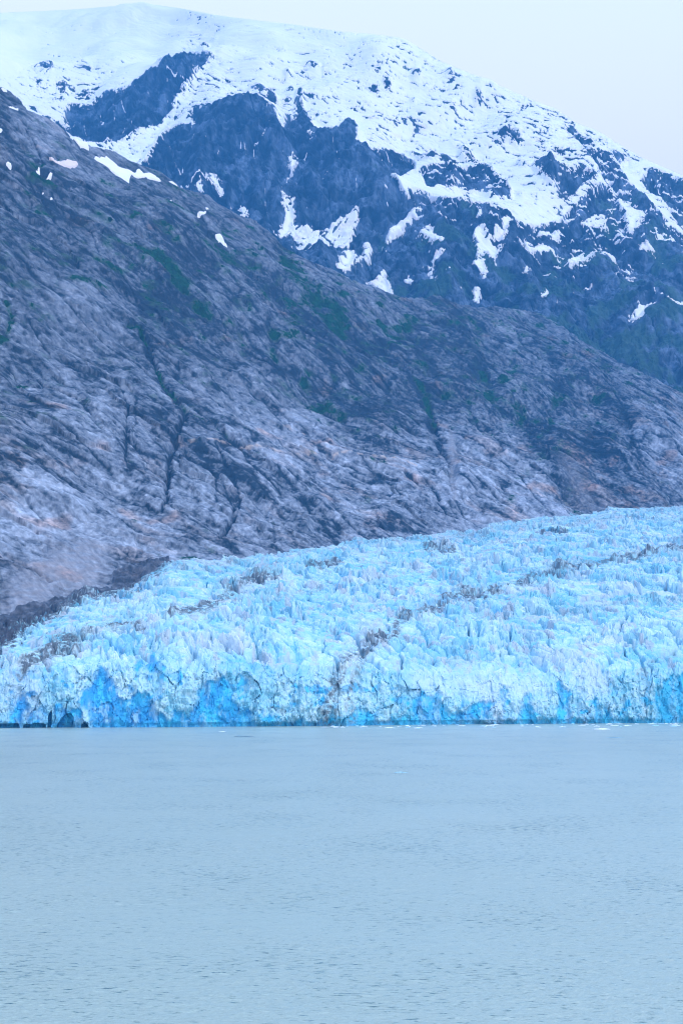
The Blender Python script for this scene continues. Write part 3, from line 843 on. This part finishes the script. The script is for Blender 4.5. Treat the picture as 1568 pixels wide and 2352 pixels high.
def glacier():
    wl = interp(PX, WATERLINE); edge = interp(PX, EDGE); De = interp(PX, DEDGE)
    _, _, tw = ray(PX, wl)
    Dw = -H / tw
    # --- the ice cliff rows: from under water to the brow, by height
    brow = 42 + 8 * np.interp(PX, [0, 200, 400, 600, 784, 1000, 1200, 1400, 1568], [-.6, .4, 1, .6, 0, -.4, -.3, 0, .4])
    nc_rows, ns_rows = 190, 1250
    zc = np.linspace(-3, 1, nc_rows)[:, None]
    zcl = np.where(zc < 0, zc, zc * brow)               # -3 m .. brow
    Dc = Dw + 13 * np.clip(zc, 0, 1) ** 1.6
    # --- the broken surface rows: to the rock wall, a little steeper just behind the brow
    u = np.linspace(0, 1, ns_rows + 1)[1:, None]
    De_ = De + 30
    _, _, te = ray(PX, edge)
    ze = H + De * te + (De_ - De) * 0.10
    Dr = Dw + 13 + (De_ - Dw - 13) * (0.75 * u + 0.25 * u * u)
    ramp_h = 17.0
    lin = np.clip((Dr - Dw - 13) / (De_ - Dw - 13), 0, 1)
    zs = brow + ramp_h * (1 - np.exp(-(Dr - Dw - 13) / 38)) + (ze - brow - ramp_h) * lin
    D = np.concatenate([Dc, Dr], 0)
    z0 = np.concatenate([zcl + 0 * Dc, zs], 0)
    rx, ry, _ = ray(PX, np.full_like(PX, HOR - 60))
    X = rx * D; Y = ry * D
    # picture position of each point of the unbroken surface, to lay the traced bands on it
    depth = Y * math.cos(PITCH) + (z0 - H) * math.sin(PITCH)
    up = -Y * math.sin(PITCH) + (z0 - H) * math.cos(PITCH)
    px = 784 + F * X / depth
    py = 1176 - F * up / depth
    cliff = np.concatenate([np.ones_like(Dc), np.exp(-(Dr - Dw - 13) / 14)], 0)
    cliff = np.concatenate([1 - 0.5 * sm(0.75, 1.0, zc) + 0 * Dc, 0.5 * np.exp(-(Dr - Dw - 13) / 16)], 0)
    # surface relief: vertical
    wx = fbm(X / 40, Y / 40, 3, 401) * 7; wy = fbm(X / 40, Y / 40, 3, 405) * 7
    bx = (X + wx) * 0.94 + (Y + wy) * 0.34; by = -(X + wx) * 0.34 + (Y + wy) * 0.94
    h1, e1, k1 = seracs(bx / 0.8, by / 1.5, 27, 1, 1.0, .16)
    h2, e2, k2 = seracs(bx + 3 * h1, by / 1.2, 10.0, 2, 1.3, .22)
    h3, e3, k3 = seracs(bx, by, 3.4, 3, 1.1, .2)
    hb = fbm(X / 140, Y / 90, 3, 411)
    rid = ridged(X / 90 + .3 * hb, Y / 45, 2, 415)
    rough_f = 0.30 + 1.0 * sm(-.35, .5, fbm(X / 55, Y / 75, 3, 417))
    crev = seam(fbma((X * .8 + Y * .6 + wx * 2) / 150, (Y * .8 - X * .6 + wy * 2) / 34, 2, 419, .5), .14)
    crev = np.maximum(crev, .9 * seam(fbma((X * .97 + Y * .26 + wx) / 45, (Y * .97 - X * .26 + wy) / 130, 2, 418, .5), .10))
    dV = h1 * 6.5 + h2 * 3.2 + h3 * 2.0 + hb * 6 + rid * 3.0 + fbm(X / 3, Y / 3, 2, 421) * 0.7
    fade = 1 - 0.55 * sm(0.85, 1.0, np.concatenate([0 * Dc, lin], 0))
    dV = dV * fade * rough_f - crev * 8 * fade
    # cliff relief: towards the water
    s, zz = X, z0
    cwx = fbm(s / 22, zz / 22, 3, 431) * 5; cwy = fbm(s / 22, zz / 22, 3, 435) * 5
    c1, ce1, ck1 = seracs(s + cwx, (zz + cwy) * 0.6, 14, 5, 1.5, .06)
    c2, ce2, ck2 = seracs(s + cwx * 1.3, (zz + cwy) * 0.7, 5.5, 6, 1.5, .06)
    c3, ce3, ck3 = seracs(s, zz, 2.3, 7, 1.4, .06)
    col_ = ridged(s / 28 + .2 * c1, zz / 110, 3, 441, .55)
    vj = fbm(s / 5, zz / 24, 4, 433, .6)
    dH = vj * 1.5 + c1 * 0.7 + c2 * 1.0 + c3 * 0.6 + col_ * 4.2 + ridged(s / 13 + .3 * c1, zz / 26, 3, 443, .6) * 2.0 + fbm(s / 5, zz / 5, 3, 447, .6) * 1.0 + fbm(s / 60, zz / 60, 3, 445) * 5 + fbm(s / 2, zz / 2, 2, 449) * .4
    # traced clean blue faces on the cliff
    B = Raster(-60, 1440, 1640, 1700)
    q = lambda pts, ox, v=1.0: B.poly(Z(pts, ox, 1457.7, 0.27343), v)
    q([(700, 480), (760, 410), (830, 260), (940, 290), (900, 350), (960, 400), (1000, 480), (1060, 560), (1120, 490), (1210, 490), (1290, 570),
       (1360, 650), (1400, 720), (1480, 740), (1568, 735), (1568, 800), (750, 800), (740, 700), (690, 600)], 0)
    q([(1130, 120), (1180, 150), (1230, 200), (1240, 130), (1300, 120), (1340, 230), (1420, 280), (1410, 340), (1330, 300), (1300, 370), (1230, 270), (1190, 180), (1140, 340), (1115, 260)], 0, .8)
    q([(1440, 60), (1490, 80), (1540, 160), (1490, 140)], 0, .7); q([(1440, 640), (1500, 650), (1568, 640), (1568, 760), (1450, 760)], 0, .9)
    q([(150, 500), (200, 460), (240, 520), (252, 600), (190, 700), (170, 800), (150, 640)], 0); q([(80, 560), (150, 500), (150, 700), (170, 800), (60, 760)], 0, .5)
    q([(250, 660), (380, 560), (400, 620), (430, 800), (190, 800), (200, 700)], 0, .6); q([(430, 350), (480, 360), (460, 420)], 0, .6)
    q([(450, 660), (560, 610), (700, 640), (690, 800), (440, 800)], 0, .8)
    q([(60, 480), (130, 400), (200, 370), (340, 380), (390, 440), (380, 560), (450, 640), (560, 640), (530, 730), (900, 730), (1320, 715), (1420, 640),
       (1410, 560), (1490, 640), (1568, 670), (1568, 800), (-10, 800), (-10, 690), (100, 580), (60, 520)], 428.7, .95)
    q([(840, 500), (900, 490), (890, 535), (850, 530)], 428.7, .9); q([(760, 440), (800, 470), (780, 500)], 428.7, .6); q([(960, 700), (1060, 720), (1050, 800), (960, 800)], 428.7, .7)
    q([(1500, 290), (1550, 280), (1568, 350), (1510, 350)], 428.7, .7); q([(1060, 560), (1110, 550), (1100, 620), (1050, 610)], 428.7, .5)
    q([(0, 680), (80, 720), (150, 700), (330, 690), (330, 560), (370, 470), (450, 480), (520, 540), (600, 570), (620, 640), (700, 650), (760, 630),
       (850, 600), (930, 540), (980, 560), (1050, 500), (1060, 420), (1100, 460), (1140, 470), (1080, 520), (1000, 600), (930, 640), (990, 690),
       (870, 690), (900, 730), (1050, 740), (1060, 690), (1110, 720), (1220, 690), (1250, 560), (1290, 500), (1330, 500), (1330, 640), (1360, 700),
       (1568, 715), (1568, 800), (0, 800)], 857.5, .8)
    q([(850, 600), (990, 690), (870, 690), (760, 720), (700, 660)], 857.5, 1.0)
    q([(500, 420), (560, 330), (560, 400), (630, 470), (625, 700), (800, 710), (790, 540), (830, 520), (850, 600), (870, 700), (900, 710), (900, 560), (930, 640), (975, 650),
       (980, 700), (1100, 710), (1100, 450), (1118, 450), (1118, 705), (1320, 700), (1320, 560), (1350, 460), (1460, 350), (1568, 330), (1800, 330), (1800, 800), (0, 800), (0, 715), (220, 700), (250, 640), (310, 700), (500, 700)], 1139.2, .9)
    q([(620, 300), (690, 230), (700, 250), (650, 310)], 1139.2, .8)
    q([(330, 70), (380, 30), (500, 60), (560, 0), (600, -20), (760, -10), (830, 60), (800, 90), (700, 60), (600, 70)], 857.5, .35)
    B.blur(4.2)
    blu = B.at(px + cwx * 1.1 + fbm(s / 5, zz / 7, 3, 437, .6) * 4, py + 6 * vj + cwy * 1.1 + fbm(s / 5, zz / 7, 3, 439, .6) * 4)
    # caves and the notch the water cuts
    C = Raster(-60, 1560, 1640, 1700)
    k = lambda pts, v=1.0: C.poly(Z(pts, 0, 1457.7, 0.27343), v)
    k([(475, 800), (485, 760), (515, 710), (550, 672), (600, 660), (618, 690), (620, 800)]); k([(685, 800), (685, 755), (715, 735), (742, 760), (748, 800)], .8)
    k([(400, 800), (408, 680), (432, 630), (440, 670), (430, 800)], .8); k([(0, 800), (0, 752), (160, 748), (172, 800)], .8); k([(185, 800), (200, 760), (300, 745), (390, 750), (385, 800)], .8)
    C.blur(0.9)
    cav = sm(.35, .65, C.at(px, py))
    notch = sm(3.6, 2.4, zz) * (0.5 + 0.5 * sm(-.2, .3, fbm(s / 30, zz * 0, 2, 451)))
    dH = dH * (1 - 0.35 * sm(.2, .9, blu)) - 2.0 * sm(.1, .95, blu) - cav * 8 - notch * 1.6
    dH = dH + lines(px, py, [([(1440, 1580), (1442, 1660)], 3, -8), ([(1285, 1572), (1277, 1600), (1280, 1655)], 3, -7), ([(1225, 1560), (1215, 1595)], 1.5, -5),
                             ([(1000, 1530), (980, 1575)], 1.8, -5), ([(1372, 1528), (1375, 1550)], 2, -6), ([(1150, 1545), (1130, 1590)], 1.8, -5),
                             ([(860, 1600), (868, 1630), (890, 1650)], 3, -4), ([(495, 1560), (480, 1640)], 4, -7), ([(240, 1570), (248, 1600)], 3, -5)])
    # the smooth pale wall on the right half
    smooth = lines(px, py, [([(960, 1560), (1100, 1575), (1230, 1570)], 38, 1), ([(1330, 1560), (1370, 1570)], 34, .8)])
    dH = dH * (1 - .45 * np.clip(smooth, 0, 1))
    X = X - rx * dH * cliff; Y = Y - ry * dH * cliff
    Zf = z0 + dV * (1 - cliff) * (1 - .5 * np.clip(smooth, 0, 1)) + cliff * 0
    P = np.stack([X, Y, Zf], -1)

    # ---- colour of the ice itself
    ks = np.where(cliff > 0.45, 1.0, 0.0)
    r1 = mix(RA[k1], RA[ck1], ks); r2 = mix(RB[k2], RB[ck2], ks); r3 = mix(RC[k3], RC[ck3], ks)
    big = fbm(X / 70, Y / 110, 3, 461)
    pale = np.clip(0.48 + 0.30 * (r1 - .5) + 0.5 * (r2 - .5) + 0.35 * (r3 - .5) + 0.45 * big + 0.18 * fbm(X / 5, (Y + Zf) / 5, 2, 463), 0, 1)
    c = np.asarray((0.13, 0.52, 0.65), f32) + pale[..., None] * np.asarray((0.50, 0.30, 0.19), f32)
    deep = np.clip((1 - sm(0.0, 0.16, e1)) * 0.35 + (1 - sm(0.0, 0.14, e2)) * 0.30, 0, 1) * (1 - cliff)
    c = cmix(c, (0.10, 0.50, 0.80), np.clip(deep + crev * .5 * (1 - cliff), 0, 1))
    fresh = sm(0.80, 0.95, RD[k2]) * sm(.0, .5, big + .2) * (1 - cliff)
    c = cmix(c, (0.14, 0.55, 0.88), fresh * 0.6)
    # thin dirt in the hollows and streaks
    dirt = sm(0.35, .9, fbm(X / 14, Y / 40, 4, 471, .65) + 0.25 * r3) * 0.7
    c = cmix(c, (0.42, 0.44, 0.50), dirt * (0.25 + 0.75 * (1 - ks)))
    lil = sm(.1, .7, fbm(X / 60, Y / 60, 3, 477))
    c = cmix(c, (0.62, 0.64, 0.70), lil * 0.5)
    pw = np.clip(smooth, 0, 1)
    c = cmix(c, (0.66, 0.76, 0.86), pw * .6)
    c = c * mix(np.ones(3, f32), np.asarray((0.84, 0.92, 0.98), f32), (ks * .9)[..., None])
    c = cmix(c, (0.56, 0.72, 0.80), .18 + 0 * pw)
    # blue faces
    bn = fbm(s / 9, zz / 16, 3, 481)
    bcol = mix(np.asarray((0.005, 0.31, 0.66), f32), np.asarray((0.04, 0.52, 0.80), f32), sm(-.6, .7, bn + .5 * (px / 784 - 1))[..., None])
    teal = sm(0.2, 1, (px - 1200) / 368) * 0.6
    bcol = cmix(bcol, (0.03, 0.36, 0.58), teal)
    blu = np.maximum(blu, .75 * sm(.22, .6, fbm(s / 15, zz / 11, 3, 485, .6) + .1 * c2) * sm(52, 30, zz) * (1 - .7 * pw))
    blu = np.maximum(np.maximum(blu, cav), 0.34 * sm(24, 3, zz) * sm(-.5, .4, fbm(s / 14, zz / 9, 3, 483, .6)) + .25 * sm(8, 3, zz))
    bm = sm(0.12, 0.95, blu + 0.30 * bn * sm(.05, .3, blu) + .1 * c3)
    bm = bm * (1 - .42 * sm(.15, .55, fbm(s / 7, zz / 13, 4, 487, .65)) * (1 - .6 * sm(.6, 1, cav)))
    c = c + (bcol - c) * (bm * 0.93)[..., None]
    footband = sm(5, 2, zz) * ks  # darker blue towards the foot of the cliff
    c = cmix(c, (0.03, 0.30, 0.52), footband * 0.45)
    # moraine bands carried by the ice
    gx = px + fbm(X / 18, Y / 25, 3, 491) * 7; gy = py + fbm(X / 18, Y / 25, 3, 495) * 5
    mor = lines(gx, gy, [(p_, w_ * 1.35, v_) for p_, w_, v_ in [
        ([(60, 1535), (90, 1508), (130, 1480), (172, 1462)], 13, 1.0), ([(110, 1500), (175, 1478)], 12, .7), ([(250, 1432), (325, 1435)], 6, .8), ([(180, 1455), (250, 1432)], 8, .5),
        ([(420, 1402), (480, 1393)], 7, .9), ([(380, 1412), (480, 1396), (530, 1355), (555, 1340), (590, 1327), (635, 1330)], 8, .75), ([(560, 1338), (630, 1328)], 5, 1.1),
        ([(705, 1299), (784, 1290)], 4, 1.0), ([(974, 1262), (1039, 1265)], 4, .9), ([(1244, 1222), (1300, 1220)], 3, 1.0), ([(1539, 1257), (1620, 1262)], 7, 1.2),
        ([(1568, 1262), (1494, 1272), (1429, 1283), (1374, 1290), (1324, 1300), (1234, 1321), (1194, 1335), (1124, 1353), (1104, 1366)], 5, .85),
        ([(1330, 1298), (1234, 1325), (1194, 1340)], 9, .7),
        ([(1104, 1366), (1054, 1366), (1024, 1376), (994, 1396), (964, 1406), (919, 1426), (905, 1453), (874, 1470), (820, 1490)], 9, .85),
        ([(860, 1470), (810, 1500), (784, 1530), (770, 1570), (760, 1610), (748, 1655)], 15, .6), ([(830, 1500), (825, 1540), (800, 1600), (805, 1650)], 10, .5),
        ([(1550, 1500), (1490, 1520), (1470, 1550)], 12, .35), ([(860, 1530), (1000, 1510), (1200, 1515), (1300, 1500)], 9, .25),
        ([(900, 1240), (1100, 1228), (1350, 1195), (1568, 1190)], 5, .3), ([(600, 1385), (760, 1350), (900, 1330)], 5, .3), ([(1000, 1440), (1250, 1400), (1568, 1370)], 6, .28)]])
    mn = fbm(X / 5, (Y + 2 * Zf) / 6, 3, 501, .6) + .5 * (r3 - .5) + .4 * (r2 - .5)
    mm = sm(0.20, 0.95, mor * (0.85 + 0.75 * mn))
    c = cmix(c, (0.30, 0.37, 0.39), np.clip(mor * 1.6, 0, 1) * sm(-.5, .4, mn) * 0.75)
    c = cmix(c, (0.085, 0.105, 0.125), mm * 0.85)
    # lateral rubble along the left margin
    LAT = Raster(-60, 1200, 700, 1560)
    LAT.poly([(-60, 1400), (0, 1400), (200, 1340), (240, 1300), (385, 1270), (395, 1293), (345, 1316), (320, 1345), (280, 1362), (210, 1378), (150, 1400), (110, 1425), (60, 1455), (20, 1485), (-60, 1500)], 1)
    LAT.blur(13)
    la = LAT.at(gx, gy)
    c = cmix(c, (0.06, 0.065, 0.085), sm(0.34, 0.78, la + 0.42 * mn))
    thin = sm(30, 0, py - interp(px, EDGE)) * sm(0.0, 0.6, mn + .15)
    c = cmix(c, (0.16, 0.19, 0.22), thin * .5)
    o = grid_mesh('glacier', P, M_ICE, c, smooth=False)
    o['kind'] = 'structure'


# ------------------------------------------------------------------ water with wind ripples
def water():
    # fine rows near the ship, coarser far away
    yy = np.concatenate([[-400, 0, 60], 110 * (1700 / 110.0) ** np.linspace(0, 1, 1400), [1800, 2500, 6000, 14000]])
    tt = np.concatenate([[-6, -2, -1, -.5, -.3], np.linspace(-0.2, 0.2, 900), [.3, .5, 1, 2, 6]])
    Y, T = np.meshgrid(yy, tt, indexing='ij')
    X = T * np.maximum(Y, 110)
    amp = sm(60, 130, Y) * sm(1750, 1400, Y)
    wx = fbm(X / 30, Y / 30, 2, 601) * 6
    chop = fbma((X + wx) / 1.3, (Y + .12 * X + wx * .5) / 0.9, 3, 611, .6)
    gust = fbm(X / 40, Y / 60, 3, 621)
    crest = np.clip(fbma((X + wx) / 3.0, (Y + .1 * X) / 1.7, 2, 631) + .25 * gust - .42, 0, 1) * 1.6 * (0.4 + 0.6 * sm(-.3, .4, pn(X / 3, Y / 3, 635)))
    Zw = amp * (0.05 * chop * (1 + .5 * gust) + 0.06 * pn((X + wx) / 7, Y / 4.5, 641) + 0.10 * crest)
    P = np.stack([X, Y, Zw], -1)
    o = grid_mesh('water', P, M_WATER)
    o['kind'] = 'structure'


# ------------------------------------------------------------------ floating ice
def floe_mesh(seed, n=18, m=7):
    r = np.random.RandomState(seed)
    ph = np.linspace(0, 2 * np.pi, n, endpoint=False)
    rad = 1 + 0.35 * np.sin(ph * 2 + r.rand() * 6) * r.rand() + 0.25 * np.sin(ph * 3 + r.rand() * 6) + 0.15 * r.randn(n)
    V = []
    for i, (k, z) in enumerate([(0.75, -.35), (1.0, -.08), (1.02, 0.06), (0.92, .28), (0.7, .55), (0.4, .8), (0.12, .9)]):
        jj = 1 + 0.10 * r.randn(n)
        for a, q_, j in zip(ph, rad, jj):
            V.append((math.cos(a) * k * q_ * j, math.sin(a) * k * q_ * j * .7, z * (1 + 0.35 * r.randn() * (k < .95))))
    V.append((0, 0, .8)); V = np.array(V)
    fs = []
    for i in range(m - 1):
        for j in range(n):
            fs.append((i * n + j, i * n + (j + 1) % n, (i + 1) * n + (j + 1) % n, (i + 1) * n + j))
    me = bpy.data.meshes.new('ice_floe')
    top = (m - 1) * n
    fs += [(top + j, top + (j + 1) % n, m * n) for j in range(n)]
    fs.append(tuple(range(n))[::-1])
    me.from_pydata([tuple(v) for v in V], [], fs)
    at = me.attributes.new('Col', 'FLOAT_COLOR', 'POINT')
    return me, at, V


def floe(px, py, w, h, label, group, col, seed, dep=None):
    me, at, V = floe_mesh(seed)
    c = np.ones((len(V), 4), f32); c[:, :3] = col; c[:, :3] *= (0.85 + .3 * np.random.RandomState(seed).rand(len(V), 1))
    at.data.foreach_set('color', np.clip(c, 0, 1).ravel())
    o = link('ice_floe', me, M_FLOE)
    rx, ry, t = ray(np.float64(px), np.float64(py))
    D = -H / t
    o.location = (rx * D, ry * D, 0.05)
    o.scale = (w / 2, (dep or w) / 2, h)
    o['label'] = label; o['category'] = 'ice floe'
    if group: o['group'] = group
    return o


def floes():
    W_, P_, D_ = (0.78, 0.86, 0.92), (0.42, 0.70, 0.85), (0.10, 0.20, 0.26)
    floe(550, 1691.5, 7, .35, 'low dark ice floe alone on the water below the bright blue cliff', None, D_, 3, 5)
    floe(572, 1692, 6, .2, 'thin dark sliver of ice just right of the low dark floe', None, D_, 4, 4)
    floe(919, 1775.5, 3.4, .35, 'small pale floe nearest the viewer in the middle of the water', None, (.36, .58, .66), 5, 4)
    floe(1412, 1695, 9, .3, 'flat grey blue floe on the open water at the right', None, (0.2, .36, .44), 6, 5)
    floe(1380, 1675.5, 9, .7, 'largest white floe off the foot of the cliff at the right', None, W_, 7, 7)
    floe(895, 1672, 7, .5, 'small white floe under the blue notch right of the middle', None, W_, 8, 5)
    floe(512, 1681, 4, .25, 'tiny white floe left of the low dark floe', None, W_, 9, 5)
    r = np.random.RandomState(11)
    for i in range(70):
        x = 1568 - 650 * r.rand() ** 1.3 if i < 55 else 620 + 330 * r.rand()
        wl = np.interp(x, [p[0] for p in WATERLINE], [p[1] for p in WATERLINE])
        y = wl + 1.5 + (7.5 * r.rand() ** 1.8 if i < 55 else 3 * r.rand())
        wd = 1.5 + 5.0 * r.rand() ** 2
        floe(x, y, wd, .25 + .35 * r.rand(), 'bit of white brash ice floating along the foot of the ice cliff',
             'brash ice along the foot of the cliff', W_ if r.rand() < .75 else P_, 100 + i % 9, wd * 2.0)


# ------------------------------------------------------------------ haze
def haze():
    me = bpy.data.meshes.new('haze')
    x0, x1, y0, y1, z0, z1 = -14500, 14500, -600, 14500, -2200, 3400
    V = [(x, y, z) for x in (x0, x1) for y in (y0, y1) for z in (z0, z1)]
    Fc = [(0, 1, 3, 2), (4, 6, 7, 5), (0, 4, 5, 1), (2, 3, 7, 6), (0, 2, 6, 4), (1, 5, 7, 3)]
    me.from_pydata(V, [], Fc)
    m = bpy.data.materials.new('haze_air')
    m.use_nodes = True
    n = m.node_tree.nodes; l = m.node_tree.links
    n.remove(n['Principled BSDF'])
    pv = n.new('ShaderNodeVolumePrincipled')
    pv.inputs['Color'].default_value = (0.08, 0.42, 1.0, 1)
    pv.inputs['Density'].default_value = 9.0e-5
    pv.inputs['Anisotropy'].default_value = 0.0
    l.new(pv.outputs[0], n['Material Output'].inputs['Volume'])
    o = link('haze', me, m)
    o['kind'] = 'stuff'
    o['label'] = 'pale blue haze that fades the far mountain'
    o['category'] = 'haze'


far_mountain()
near_slope()
glacier()
water()
floes()
haze()
